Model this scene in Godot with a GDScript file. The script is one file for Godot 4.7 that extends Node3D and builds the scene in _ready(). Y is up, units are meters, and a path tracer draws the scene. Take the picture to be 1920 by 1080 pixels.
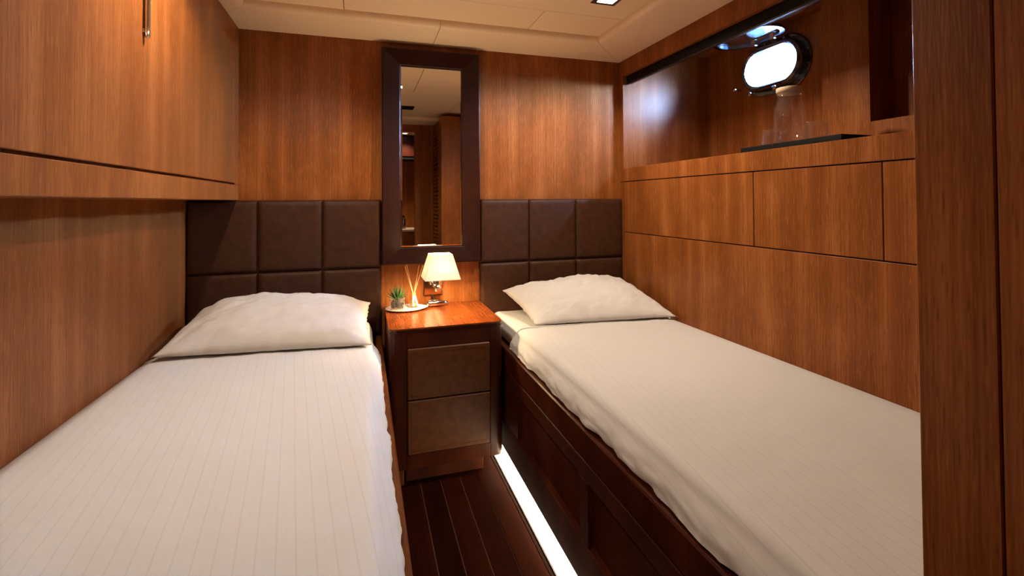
extends Node3D
# A twin-berth yacht cabin. x runs along the head wall, z from the head wall towards the door, y is up.

const ROOM_L := -0.76      # lower left wall
const ROOM_R := 1.44       # right wall face
const CAB_X := -0.555      # face of the overhead cabinet
const WARD_X := 0.70       # face of the wardrobe beside the camera
const WARD_Z := 2.05
const DOOR_Z := 2.66
const CEIL := 2.03
const RING := 1.995

var org := Vector3.ZERO
var used := {}
var M := {}
var rng := RandomNumberGenerator.new()


func _ready() -> void:
	rng.seed = 7
	# ---------------------------------------------------------------- camera (level view, lens shifted down)
	var focal := 898.264
	var cam := Camera3D.new()
	cam.name = "camera"
	cam.projection = Camera3D.PROJECTION_FRUSTUM
	cam.near = 0.05
	cam.far = 60.0
	cam.size = 1080.0 / focal * cam.near
	cam.frustum_offset = Vector2(0.0, -(540.0 - 362.583) / focal * cam.near)
	cam.position = Vector3(0.0, 1.18, 2.5)
	cam.rotation_order = EULER_ORDER_YXZ
	cam.rotation_degrees = Vector3(0.98286, -17.2048, -0.33677)
	add_child(cam)
	cam.current = true
	# ---------------------------------------------------------------- sky, exposure
	var env := Environment.new()
	env.background_mode = Environment.BG_COLOR
	env.background_color = Color(0.64, 0.79, 1.0)
	env.background_energy_multiplier = 520.0
	env.tonemap_mode = Environment.TONE_MAPPER_LINEAR
	env.tonemap_exposure = 1.0
	env.sdfgi_enabled = true
	env.ssao_enabled = true
	env.ssil_enabled = true
	var we := WorldEnvironment.new()
	we.name = "environment"
	we.environment = env
	add_child(we)
	# ---------------------------------------------------------------- build
	make_materials()
	build_shell()
	build_right_wall()
	build_porthole()
	build_overhead_cabinet()
	build_wardrobe()
	build_lobby()
	build_downlights()
	build_headboards()
	build_mirror()
	build_beds()
	build_pillows()
	build_nightstand()
	build_led()
	build_lamp()
	build_nightstand_things()
	build_niche_things()


# ==================================================================== helpers
func numbered(n: String) -> String:
	if not used.has(n):
		used[n] = 0
		return n
	used[n] += 1
	return "%s_%03d" % [n, used[n]]


func thing(called: String, at: Vector3, label: String, category: String, group := "") -> Node3D:
	var o := Node3D.new()
	o.name = numbered(called)
	o.position = at
	o.set_meta("label", label)
	o.set_meta("category", category)
	if group != "":
		o.set_meta("group", group)
	add_child(o)
	org = at
	return o


func setting(called: String, label := "") -> Node3D:
	var o := Node3D.new()
	o.name = numbered(called)
	o.set_meta("kind", "structure")
	if label != "":
		o.set_meta("label", label)
	add_child(o)
	org = Vector3.ZERO
	return o


func nst(smooth := false) -> SurfaceTool:
	var st := SurfaceTool.new()
	st.begin(Mesh.PRIMITIVE_TRIANGLES)
	st.set_smooth_group(0 if smooth else -1)
	return st


func commit(st: SurfaceTool, called: String, m: Material, parent: Node, label := "") -> MeshInstance3D:
	st.generate_normals()
	var o := MeshInstance3D.new()
	o.name = called
	o.mesh = st.commit()
	o.material_override = m
	o.cast_shadow = GeometryInstance3D.SHADOW_CASTING_SETTING_ON
	if label != "":
		o.set_meta("label", label)
	parent.add_child(o, true)
	return o


func sub(o: MeshInstance3D, st: SurfaceTool, called: String, m: Material, label := "") -> MeshInstance3D:
	return commit(st, called, m, o, label)   # meshes share the thing's axes


# convex flat polygon that faces `out`
func poly(st: SurfaceTool, pts: Array, out: Vector3) -> void:
	var n := Vector3.ZERO
	for i in range(1, pts.size() - 1):
		n += (pts[i + 1] - pts[0]).cross(pts[i] - pts[0])
	var flip := n.dot(out) < 0.0
	for i in range(1, pts.size() - 1):
		st.add_vertex(pts[0] - org)
		if flip:
			st.add_vertex(pts[i + 1] - org)
			st.add_vertex(pts[i] - org)
		else:
			st.add_vertex(pts[i] - org)
			st.add_vertex(pts[i + 1] - org)


# box with chamfered edges
func box(st: SurfaceTool, lo: Vector3, hi: Vector3, r := 0.0) -> void:
	var c := (lo + hi) * 0.5
	var h := (hi - lo) * 0.5
	r = minf(r, minf(h.x, minf(h.y, h.z)) * 0.95)
	var ax: Array = [Vector3.RIGHT, Vector3.UP, Vector3.BACK]
	var hs: Array = [h.x, h.y, h.z]
	for i in 3:
		var j := (i + 1) % 3
		var k := (i + 2) % 3
		for s in [-1.0, 1.0]:
			var f: Vector3 = c + ax[i] * hs[i] * s
			var u: Vector3 = ax[j] * (hs[j] - r)
			var v: Vector3 = ax[k] * (hs[k] - r)
			poly(st, [f + u + v, f + u - v, f - u - v, f - u + v], ax[i] * s)
	if r <= 0.0:
		return
	for i in 3:
		var j := (i + 1) % 3
		var k := (i + 2) % 3
		for sj in [-1.0, 1.0]:
			for sk in [-1.0, 1.0]:
				var a: Vector3 = c + ax[j] * hs[j] * sj + ax[k] * (hs[k] - r) * sk
				var b: Vector3 = c + ax[j] * (hs[j] - r) * sj + ax[k] * hs[k] * sk
				var w: Vector3 = ax[i] * (hs[i] - r)
				poly(st, [a + w, b + w, b - w, a - w], ax[j] * sj + ax[k] * sk)
	for sx in [-1.0, 1.0]:
		for sy in [-1.0, 1.0]:
			for sz in [-1.0, 1.0]:
				var s := Vector3(sx, sy, sz)
				var q := Vector3(h.x - r, h.y - r, h.z - r)
				poly(st, [c + s * Vector3(h.x, q.y, q.z), c + s * Vector3(q.x, h.y, q.z), c + s * Vector3(q.x, q.y, h.z)], s)


func boxed(called: String, m: Material, parent: Node, lo: Vector3, hi: Vector3, r := 0.0, label := "") -> MeshInstance3D:
	var st := nst()
	box(st, lo, hi, r)
	return commit(st, called, m, parent, label)


# grid of points g[i][j]; smooth surface, facing by `flip`
func sheet(st: SurfaceTool, g: Array, flip := false, uvs: Array = []) -> void:
	for i in g.size() - 1:
		for j in g[i].size() - 1:
			var ids := [[i, j], [i + 1, j], [i + 1, j + 1], [i, j], [i + 1, j + 1], [i, j + 1]]
			if flip:
				ids = [[i, j], [i + 1, j + 1], [i + 1, j], [i, j], [i, j + 1], [i + 1, j + 1]]
			for q in ids:
				if uvs.size() > 0:
					st.set_uv(uvs[q[0]][q[1]])
				st.add_vertex(g[q[0]][q[1]] - org)


func lathe(st: SurfaceTool, at: Vector3, prof: Array, segs := 24, dir := Vector3.UP) -> void:
	var up := dir.normalized()
	var a := up.cross(Vector3.RIGHT if absf(up.x) < 0.8 else Vector3.BACK).normalized()
	var b := up.cross(a)
	var g := []
	for p in prof:
		var row := []
		for k in segs + 1:
			var t := TAU * k / segs
			row.append(at + up * p.y + (a * cos(t) + b * sin(t)) * p.x)
		g.append(row)
	sheet(st, g, true)


func tube(st: SurfaceTool, pts: Array, r: float, segs := 10) -> void:
	var g := []
	var last := Vector3.ZERO
	for i in pts.size():
		var d: Vector3 = (pts[mini(i + 1, pts.size() - 1)] - pts[maxi(i - 1, 0)]).normalized()
		var a := d.cross(Vector3.UP if absf(d.y) < 0.9 else Vector3.RIGHT).normalized()
		if last != Vector3.ZERO:
			a = (last - d * last.dot(d)).normalized()
		last = a
		var b := d.cross(a)
		var row := []
		for k in segs + 1:
			var t := TAU * k / segs
			row.append(pts[i] + (a * cos(t) + b * sin(t)) * r)
		g.append(row)
	sheet(st, g, true)
	for e in [0, g.size() - 1]:
		var d: Vector3 = (pts[0] - pts[1]) if e == 0 else (pts[-1] - pts[-2])
		poly(st, g[e].slice(0, segs), d)


# outline in the plane of u, v extruded along w
func prism(st: SurfaceTool, at: Vector3, u: Vector3, v: Vector3, w: Vector3, outline: Array) -> void:
	var a := []
	var b := []
	var mid := Vector2.ZERO
	for p in outline:
		a.append(at + u * p.x + v * p.y)
		b.append(at + u * p.x + v * p.y + w)
		mid += p / outline.size()
	poly(st, a, -w)
	poly(st, b, w)
	for i in a.size():
		var j := (i + 1) % a.size()
		var m: Vector2 = (outline[i] + outline[j]) * 0.5 - mid
		var e: Vector2 = outline[j] - outline[i]
		var n := Vector2(e.y, -e.x)
		if n.dot(m) < 0.0:
			n = -n
		poly(st, [a[i], a[j], b[j], b[i]], u * n.x + v * n.y)


func stadium(w: float, h: float, n := 12) -> Array:
	var o := []
	for s in [1.0, -1.0]:
		for k in n + 1:
			var t: float = -PI / 2 + PI * k / n + (0.0 if s > 0 else PI)
			o.append(Vector2((w - h) * s + h * cos(t), h * sin(t)))
	return o


# a ring between two stadium outlines with thickness along w
func ring(st: SurfaceTool, at: Vector3, u: Vector3, v: Vector3, w: Vector3, wo: float, ho: float, t: float) -> void:
	var o := stadium(wo, ho)
	var q := stadium(wo - t, ho - t)
	var bev := minf(t * 0.35, w.length() * 0.4)
	var o2 := stadium(wo - bev, ho - bev)
	var q2 := stadium(wo - t + bev, ho - t + bev)
	var wd := w.normalized() * bev
	for i in o.size():
		var j := (i + 1) % o.size()
		var sec := []
		for k in [i, j]:
			sec.append([at + u * q[k].x + v * q[k].y, at + u * o[k].x + v * o[k].y, at + u * o[k].x + v * o[k].y + w - wd, at + u * o2[k].x + v * o2[k].y + w, at + u * q2[k].x + v * q2[k].y + w, at + u * q[k].x + v * q[k].y + w - wd])
		var mid: Vector3 = u * (o[i].x + q[i].x + o[j].x + q[j].x) * 0.25 + v * (o[i].y + q[i].y + o[j].y + q[j].y) * 0.25 + at + w * 0.5
		for s in 6:
			var e := (s + 1) % 6
			var f: Vector3 = (sec[0][s] + sec[0][e] + sec[1][s] + sec[1][e]) * 0.25
			poly(st, [sec[0][s], sec[1][s], sec[1][e], sec[0][e]], f - mid)


# ==================================================================== materials
func noise(freq: float, sd: int, oct := 3) -> FastNoiseLite:
	var n := FastNoiseLite.new()
	n.noise_type = FastNoiseLite.TYPE_SIMPLEX_SMOOTH
	n.frequency = freq
	n.seed = sd
	n.fractal_octaves = oct
	return n


func field(w: int, h: int, freq: float, sd: int, full_w: int, full_h: int, oct := 3) -> PackedByteArray:
	var im := noise(freq, sd, oct).get_seamless_image(w, h)
	im.convert(Image.FORMAT_L8)
	if w == full_w and h == full_h:
		return im.get_data()
	# enlarged with its neighbours round it, so that the edges still meet
	var tiled := Image.create(w * 3, h * 3, false, Image.FORMAT_L8)
	for i in 3:
		for j in 3:
			tiled.blit_rect(im, Rect2i(0, 0, w, h), Vector2i(i * w, j * h))
	tiled.resize(full_w * 3, full_h * 3, Image.INTERPOLATE_CUBIC)
	return tiled.get_region(Rect2i(full_w, full_h, full_w, full_h)).get_data()


# grain runs along the picture's height; colours are sRGB bytes
func wood_image(dark: Color, mid: Color, light: Color, sd: int, fleck := 1.0) -> Image:
	var n := 1024
	var broad := field(128, 4, 0.04, sd, n, n, 2)
	var fine := field(1024, 8, 0.12, sd + 1, n, n, 3)
	var pores := field(640, 44, 0.3, sd + 2, n, n, 2)
	var mott := field(64, 24, 0.07, sd + 3, n, n, 3)
	var out := PackedByteArray()
	out.resize(n * n * 3)
	for i in n * n:
		var t := 0.5 + (broad[i] - 128) / 255.0 * 0.45 + (fine[i] - 128) / 255.0 * 0.4 + (mott[i] - 128) / 255.0 * 0.3
		var p := (pores[i] - 128) / 128.0
		var c: Color
		if t < 0.5:
			c = dark.lerp(mid, clampf(t * 2.0, 0.0, 1.0))
		else:
			c = mid.lerp(light, clampf(t * 2.0 - 1.0, 0.0, 1.0))
		if p > 0.28:
			c = c.lerp(light, minf((p - 0.28) * 1.3, 0.5) * fleck)
		elif p < -0.34:
			c = c.lerp(dark, minf((-p - 0.34) * 1.6, 0.7) * fleck)
		out[i * 3] = int(c.r * 255.0)
		out[i * 3 + 1] = int(c.g * 255.0)
		out[i * 3 + 2] = int(c.b * 255.0)
	return Image.create_from_data(n, n, false, Image.FORMAT_RGB8, out)


func tex(im: Image) -> ImageTexture:
	im.generate_mipmaps()
	return ImageTexture.create_from_image(im)


func mat(c: Color, rough: float, metal := 0.0, spec := 0.5) -> StandardMaterial3D:
	var m := StandardMaterial3D.new()
	m.albedo_color = c
	m.roughness = rough
	m.metallic = metal
	m.metallic_specular = spec
	return m


func wood(t: Texture2D, bump: Texture2D, scale: float, rough: float, off := Vector3.ZERO, tint := Color.WHITE) -> StandardMaterial3D:
	var m := mat(tint, rough, 0.0, 0.3)
	m.albedo_texture = t
	m.uv1_triplanar = true
	m.uv1_world_triplanar = true
	m.uv1_triplanar_sharpness = 8.0
	m.uv1_scale = Vector3(scale, scale, scale)
	m.uv1_offset = off
	if bump:
		m.normal_enabled = true
		m.normal_texture = bump
		m.normal_scale = 0.12
	return m


func leather(c: Color, rough: float, sd: int) -> StandardMaterial3D:
	var n := 512
	var a := field(n, n, 0.012, sd, n, n, 4)
	var b := field(n, n, 0.15, sd + 1, n, n, 2)
	var im := Image.create(n, n, false, Image.FORMAT_RGB8)
	for y in n:
		for x in n:
			var t := 1.0 + (a[y * n + x] - 128) / 255.0 * 0.28 + (b[y * n + x] - 128) / 255.0 * 0.12
			im.set_pixel(x, y, Color(c.r * t, c.g * t, c.b * t))
	var h := Image.create_from_data(n, n, false, Image.FORMAT_L8, b)
	h.convert(Image.FORMAT_RGBA8)
	h.bump_map_to_normal_map(1.2)
	var m := wood(tex(im), tex(h), 3.3, rough)
	m.normal_scale = 0.3
	m.metallic_specular = 0.35
	return m


func glass(alpha := 0.08, c := Color(0.95, 0.98, 1.0)) -> StandardMaterial3D:
	var m := mat(Color(c.r, c.g, c.b, alpha), 0.02)
	m.transparency = BaseMaterial3D.TRANSPARENCY_ALPHA
	return m


func glow(c: Color, e: float) -> StandardMaterial3D:
	var m := mat(Color(0.9, 0.9, 0.9), 0.5)
	m.emission_enabled = true
	m.emission = c
	m.emission_energy_multiplier = e
	return m


func linen_image() -> Image:
	# satin stripes: a thin line every 3 cm; the picture is 24 cm wide
	var n := 512
	var w := field(n, n, 0.35, 91, n, n, 2)
	var im := Image.create(n, n, false, Image.FORMAT_RGB8)
	for y in n:
		for x in n:
			var u := fmod(float(x) / 64.0, 1.0)
			var s := 0.0
			if u < 0.08:
				s = 0.04
			elif u > 0.5 and u < 0.56:
				s = 0.012
			var t := 1.0 - s + (w[y * n + x] - 128) / 255.0 * 0.02
			im.set_pixel(x, y, Color(0.825 * t, 0.82 * t, 0.81 * t))
	return im


func make_materials() -> void:
	var bumpd := field(1024, 96, 0.22, 13, 1024, 1024, 2)
	var bi := Image.create_from_data(1024, 1024, false, Image.FORMAT_L8, bumpd)
	bi.convert(Image.FORMAT_RGBA8)
	bi.bump_map_to_normal_map(1.5)
	var bump := tex(bi)
	var teak := tex(wood_image(Color8(104, 56, 23), Color8(136, 78, 34), Color8(180, 116, 66), 11))
	var dark := tex(wood_image(Color8(46, 18, 9), Color8(66, 27, 13), Color8(86, 40, 20), 31, 0.6))
	M.teak = wood(teak, bump, 1.15, 0.36)
	M.teak_b = wood(teak, bump, 1.15, 0.36, Vector3(0.31, 0.17, 0.43))
	M.teak_c = wood(teak, bump, 1.15, 0.36, Vector3(0.67, 0.53, 0.71))
	M.teak_top = wood(teak, null, 1.15, 0.24, Vector3(0.2, 0.4, 0.1), Color(0.92, 0.78, 0.7))
	M.dark = wood(dark, bump, 1.4, 0.4)
	M.dark_b = wood(dark, bump, 1.4, 0.28, Vector3(0.4, 0.3, 0.62))
	M.dark_matt = wood(dark, bump, 1.4, 0.55, Vector3(0.7, 0.1, 0.2))
	M.dark_matt.metallic_specular = 0.2
	M.plank = []
	for k in 4:
		var v := 0.55 + 0.07 * k
		M.plank.append(wood(dark, bump, 1.3, 0.2, Vector3(0.23 * k, 0.1, 0.37 * k), Color(v, v * 0.94, v * 0.9)))
	M.ledge = wood(teak, bump, 1.3, 0.3, Vector3(0.1, 0.8, 0.5), Color(0.7, 0.65, 0.58))
	M.caulk = mat(Color8(92, 60, 40), 0.6)
	M.leather = leather(Color8(64, 37, 21), 0.5, 51)
	M.leather_drawer = leather(Color8(88, 49, 23), 0.45, 61)
	M.leather_frame = leather(Color8(46, 22, 15), 0.33, 71)
	M.cream = mat(Color8(238, 217, 186), 0.55)
	M.chrome = mat(Color8(215, 212, 208), 0.1, 1.0)
	M.port = mat(Color8(120, 128, 140), 0.2, 1.0)
	M.steel = mat(Color8(120, 120, 122), 0.28, 1.0)
	M.black = mat(Color8(12, 10, 10), 0.6, 0.0, 0.3)
	M.bronze = mat(Color8(62, 48, 40), 0.3, 0.7)
	M.mirror = mat(Color8(232, 228, 222), 0.0, 1.0)
	M.glass = glass(0.01, Color(0.5, 0.55, 0.6))
	M.white = mat(Color8(238, 234, 226), 0.35)
	M.hull = mat(Color8(225, 232, 238), 0.4)
	var lin := mat(Color.WHITE, 0.75)
	lin.albedo_texture = tex(linen_image())
	lin.rim_enabled = true
	lin.rim = 0.25
	M.linen = lin
	var lp := mat(Color8(214, 211, 207), 0.8)
	lp.rim_enabled = true
	lp.rim = 0.25
	M.pillow = lp
	M.lit = glow(Color(1.0, 0.93, 0.84), 12.0)


# ==================================================================== shell
func build_shell() -> void:
	# floor: caulk-coloured bed with a plank over it
	var fl := setting("floor", "dark glossy mahogany plank floor with fine pale seams")
	boxed("floor_base", M.caulk, fl, Vector3(-0.9, -0.12, -0.12), Vector3(1.6, -0.003, 3.9))
	var x0 := 0.144 - 11 * 0.0835
	var kinds := [0, 2, 1, 3, 0, 1, 2, 0, 3, 1, 0, 2]
	for k in 18:
		var a := x0 + k * 0.0835
		boxed("plank", M.plank[kinds[k % 12]], fl, Vector3(a + 0.0013, -0.003, 0.0), Vector3(a + 0.0822, 0.0, DOOR_Z + 0.1), 0.0012)
	# head wall
	var wb := setting("wall_back", "orange brown veneered head wall with vertical grain")
	boxed("veneer", M.teak, wb, Vector3(-0.9, 0.0, -0.12), Vector3(2.2, 2.2, 0.0))
	# left wall
	var wl := setting("wall_left", "brown veneered side wall below the overhead cabinet")
	boxed("veneer", M.teak_b, wl, Vector3(-0.9, 0.0, 0.0), Vector3(ROOM_L, 2.2, DOOR_Z + 0.1))
	# ceiling
	var ce := setting("ceiling", "cream panelled ceiling with a dropped border")
	boxed("ceiling_base", M.cream, ce, Vector3(-0.9, CEIL + 0.012, -0.12), Vector3(ROOM_R, CEIL + 0.2, DOOR_Z + 0.1))
	var rows := [[0.25, 0.52, [-0.55, -0.082, 0.775, 1.2]], [0.52, 1.3, [-0.55, 0.37, 1.2]], [1.3, 2.42, [-0.55, -0.08, 0.775, 1.2]]]
	for r in rows:
		for k in r[2].size() - 1:
			boxed("ceiling_panel", M.cream, ce, Vector3(r[2][k] + 0.0015, CEIL, r[0] + 0.0015), Vector3(r[2][k + 1] - 0.0015, CEIL + 0.012, r[1] - 0.0015), 0.0015)
	var w := 0.283
	var prof := [Vector2(0.0, RING)]
	var rr := 0.026
	for k in 7:
		var t := PI / 2 * k / 6.0
		prof.append(Vector2(w - rr + rr * sin(t), RING + rr - rr * cos(t)))
	prof.append(Vector2(w, CEIL + 0.01))
	prof.append(Vector2(0.0, CEIL + 0.01))
	var c00 := Vector3(ROOM_L, 0, 0)
	var c10 := Vector3(ROOM_R, 0, 0)
	var c11 := Vector3(ROOM_R, 0, DOOR_Z)
	var c01 := Vector3(ROOM_L, 0, DOOR_Z)
	band(ce, prof, c00, Vector3.RIGHT, 0.343 - ROOM_L, Vector3.BACK, true, false)
	band(ce, prof, Vector3(0.343, 0, 0), Vector3.RIGHT, ROOM_R - 0.343, Vector3.BACK, false, true)
	band(ce, prof, c10, Vector3.BACK, DOOR_Z, Vector3.LEFT, true, true)
	band(ce, prof, c01, Vector3.FORWARD, DOOR_Z, Vector3.RIGHT, true, true)
	band(ce, prof, c11, Vector3.LEFT, ROOM_R - ROOM_L, Vector3.FORWARD, true, true)
	# entrance wall with the doorway in which the camera stands
	var wf := setting("wall_front", "veneered entrance wall around the doorway")
	boxed("veneer", M.teak_c, wf, Vector3(-0.9, 0, DOOR_Z), Vector3(-0.32, 2.2, DOOR_Z + 0.1))
	boxed("veneer", M.teak_c, wf, Vector3(0.514, 0, DOOR_Z), Vector3(0.8, 2.2, DOOR_Z + 0.1), 0.003)
	boxed("veneer", M.teak_c, wf, Vector3(-0.32, 1.93, DOOR_Z), Vector3(0.514, 2.2, DOOR_Z + 0.1), 0.003)


func band(parent: Node, prof: Array, at: Vector3, along: Vector3, length: float, inward: Vector3, mitre0: bool, mitre1: bool) -> void:
	var st := nst(true)
	var a := []
	var b := []
	for p in prof:
		a.append(at + inward * p.x + Vector3.UP * p.y + along * ((p.x if mitre0 else 0.0) + 0.0012))
		b.append(at + inward * p.x + Vector3.UP * p.y + along * (length - (p.x if mitre1 else 0.0) - 0.0012))
	for i in a.size():
		var j := (i + 1) % a.size()
		var out := Vector3.DOWN if i == 0 else (inward * sin(PI / 2 * (i - 0.5) / 6.0) + Vector3.DOWN * cos(PI / 2 * (i - 0.5) / 6.0)) if i < 7 else inward if i == 7 else Vector3.UP if i == 8 else -inward
		st.set_smooth_group(0 if i <= 7 else -1)
		poly(st, [a[i], a[j], b[j], b[i]], out)
	st.set_smooth_group(-1)
	poly(st, a, -along)
	poly(st, b, along)
	commit(st, "ceiling_border", M.cream, parent)


# ==================================================================== right wall with its niche
const NX := 2.03           # inner face of the hull lining
const SHELF := 1.369
const PZ := 0.557          # porthole centre
const PY := 1.868

func build_right_wall() -> void:
	var w := setting("wall_right", "veneered side wall with grooved panels and a deep shelf niche")
	var b := ROOM_R + 0.022
	boxed("backing", M.dark, w, Vector3(b, 0.0, 0.0), Vector3(1.6, 1.33, WARD_Z + 0.05))
	boxed("stile", M.teak_b, w, Vector3(ROOM_R, 0.0, 0.0), Vector3(b, 1.291, 0.053), 0.001)
	boxed("panel", M.teak_c, w, Vector3(ROOM_R, 0.0, 0.057), Vector3(b, 0.9985, WARD_Z), 0.0015)
	var zs := [0.057, 1.005, 1.489, WARD_Z]
	var ms := [M.teak_b, M.teak, M.teak_c]
	for k in 3:
		boxed("panel", ms[k], w, Vector3(ROOM_R, 1.0025, zs[k] + 0.0015), Vector3(b, 1.2885, zs[k + 1] - 0.0015), 0.0015)
	boxed("sill", M.teak_b, w, Vector3(ROOM_R - 0.002, 1.2925, 0.0), Vector3(b + 0.02, SHELF, WARD_Z), 0.0015)
	boxed("shelf", M.teak, w, Vector3(b + 0.02, 1.33, 0.0), Vector3(NX + 0.06, SHELF - 0.0005, WARD_Z))
	boxed("niche_side", M.teak_c, w, Vector3(ROOM_R, SHELF, 0.0), Vector3(NX, 2.2, 0.04), 0.001)
	boxed("header", M.teak, w, Vector3(ROOM_R, 1.905, 0.04), Vector3(1.462, 2.2, WARD_Z), 0.0015)
	boxed("niche_top", M.teak_b, w, Vector3(1.462, 2.06, 0.04), Vector3(NX + 0.06, 2.2, WARD_Z))
	boxed("niche_side", M.teak_c, w, Vector3(ROOM_R, 0.0, WARD_Z), Vector3(NX + 0.06, 2.2, WARD_Z + 0.1))
	boxed("pilaster", M.teak_c, w, Vector3(1.902, SHELF, 0.918), Vector3(NX, 2.06, 1.124), 0.001)
	boxed("upstand", M.teak_b, w, Vector3(1.902, SHELF, 1.124), Vector3(NX, 1.486, WARD_Z), 0.001)
	# hull lining with the porthole cut out
	var st := nst()
	var lo := Vector2(0.0, SHELF - 0.04)
	var hi := Vector2(WARD_Z + 0.1, 2.2)
	var c := Vector2(PZ, PY)
	var hole := []
	for p in stadium(0.176, 0.104):
		hole.append(c + p)
	var outer := []
	for p in hole:
		var d: Vector2 = p - c
		var k := 1e9
		if d.x > 1e-6: k = minf(k, (hi.x - c.x) / d.x)
		if d.x < -1e-6: k = minf(k, (lo.x - c.x) / d.x)
		if d.y > 1e-6: k = minf(k, (hi.y - c.y) / d.y)
		if d.y < -1e-6: k = minf(k, (lo.y - c.y) / d.y)
		outer.append(c + d * k)
	for i in hole.size():
		var j := (i + 1) % hole.size()
		for x in [NX, NX + 0.06]:
			var o := Vector3.LEFT if x == NX else Vector3.RIGHT
			var pts := [v3(x, hole[i]), v3(x, hole[j]), v3(x, outer[j])]
			var oi: Vector2 = outer[i]
			var oj: Vector2 = outer[j]
			if absf(oi.x - oj.x) > 1e-5 and absf(oi.y - oj.y) > 1e-5:   # the corner lies between them
				var cx: float = oi.x if absf(oi.x - lo.x) < 1e-5 or absf(oi.x - hi.x) < 1e-5 else oj.x
				var cy: float = oi.y if absf(oi.y - lo.y) < 1e-5 or absf(oi.y - hi.y) < 1e-5 else oj.y
				pts.append(v3(x, Vector2(cx, cy)))
			pts.append(v3(x, oi))
			poly(st, pts, o)
		var m: Vector2 = (hole[i] + hole[j]) * 0.5
		poly(st, [v3(NX, hole[i]), v3(NX, hole[j]), v3(NX + 0.06, hole[j]), v3(NX + 0.06, hole[i])], v3(0, c) - v3(0, m))
	commit(st, "hull_lining", M.teak, w)
	# blind rail under the header
	var r := thing("blind_rail", Vector3(1.48, 1.862, 1.05), "black rail fixed under the wooden header along the niche opening", "rail")
	boxed("track", M.black, r, Vector3(1.463, 1.862, 0.041), Vector3(1.497, 1.925, WARD_Z - 0.002), 0.003)
	boxed("lower_lip", M.bronze, r, Vector3(1.464, 1.855, 0.041), Vector3(1.472, 1.8625, WARD_Z - 0.002), 0.001)


func v3(x: float, p: Vector2) -> Vector3:
	return Vector3(x, p.y, p.x)


func build_porthole() -> void:
	var sea := setting("sea", "open water outside the porthole")
	boxed("water", mat(Color8(28, 62, 84), 0.12), sea, Vector3(2.3, -0.9, -40.0), Vector3(60.0, -0.4, 42.0))
	var t := thing("porthole", Vector3(NX, PY, PZ), "oval chrome porthole with its glazed sash hinged up, bright daylight outside", "porthole")
	var c := Vector3(NX + 0.09, PY, PZ)
	var U := Vector3.BACK
	var V := Vector3.UP
	# the frame passes through the lining and stands proud of it
	var st := nst()
	ring(st, c, U, V, Vector3.LEFT * 0.145, 0.186, 0.113, 0.023)
	commit(st, "frame", M.port, t)
	st = nst()
	ring(st, Vector3(NX, PY, PZ), U, V, Vector3.LEFT * 0.012, 0.212, 0.142, 0.03)
	commit(st, "flange", M.port, t)
	for k in 10:
		var o: Vector2 = stadium(0.2, 0.13)[(k * 26) / 10]
		st = nst(true)
		lathe(st, Vector3(NX - 0.012, PY + o.y, PZ + o.x), [Vector2(0.005, 0), Vector2(0.0045, 0.002), Vector2(0.0, 0.003)], 10, Vector3.LEFT)
		commit(st, "screw", M.steel, t)
	# opened sash, level, hinged along the top of the frame
	var hinge := Vector3(NX - 0.06, PY + 0.135, PZ)
	var sc := hinge + Vector3(-0.122, 0.0, 0.0)
	var s0 := nst()
	ring(s0, sc - Vector3.UP * 0.011, U, Vector3.LEFT, Vector3.UP * 0.022, 0.185, 0.114, 0.02)
	var sash := commit(s0, "sash", M.port, t)
	st = nst()
	var o2 := stadium(0.166, 0.095)
	prism(st, sc - Vector3.UP * 0.003, U, Vector3.LEFT, Vector3.UP * 0.006, o2)
	commit(st, "pane", M.glass, sash)
	for s in [-1.0, 1.0]:
		st = nst()
		box(st, hinge + Vector3(-0.03, -0.02, s * 0.06 - 0.014), hinge + Vector3(0.03, 0.012, s * 0.06 + 0.014), 0.004)
		commit(st, "hinge", M.chrome, t)
	# latch screws (dogs) at the foot of the frame
	for q in [[-0.195, -0.085, 0.05], [-0.10, -0.128, 0.035], [0.06, -0.128, 0.035]]:
		st = nst(true)
		var p := Vector3(NX - 0.05, PY + q[1], PZ + q[0])
		lathe(st, p, [Vector2(0.0, 0.0), Vector2(0.006, 0.0), Vector2(0.006, q[2] * 0.5), Vector2(0.011, q[2] * 0.6), Vector2(0.011, q[2] * 0.9), Vector2(0.0, q[2])], 14, Vector3.LEFT)
		commit(st, "latch", M.chrome, t)


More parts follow.
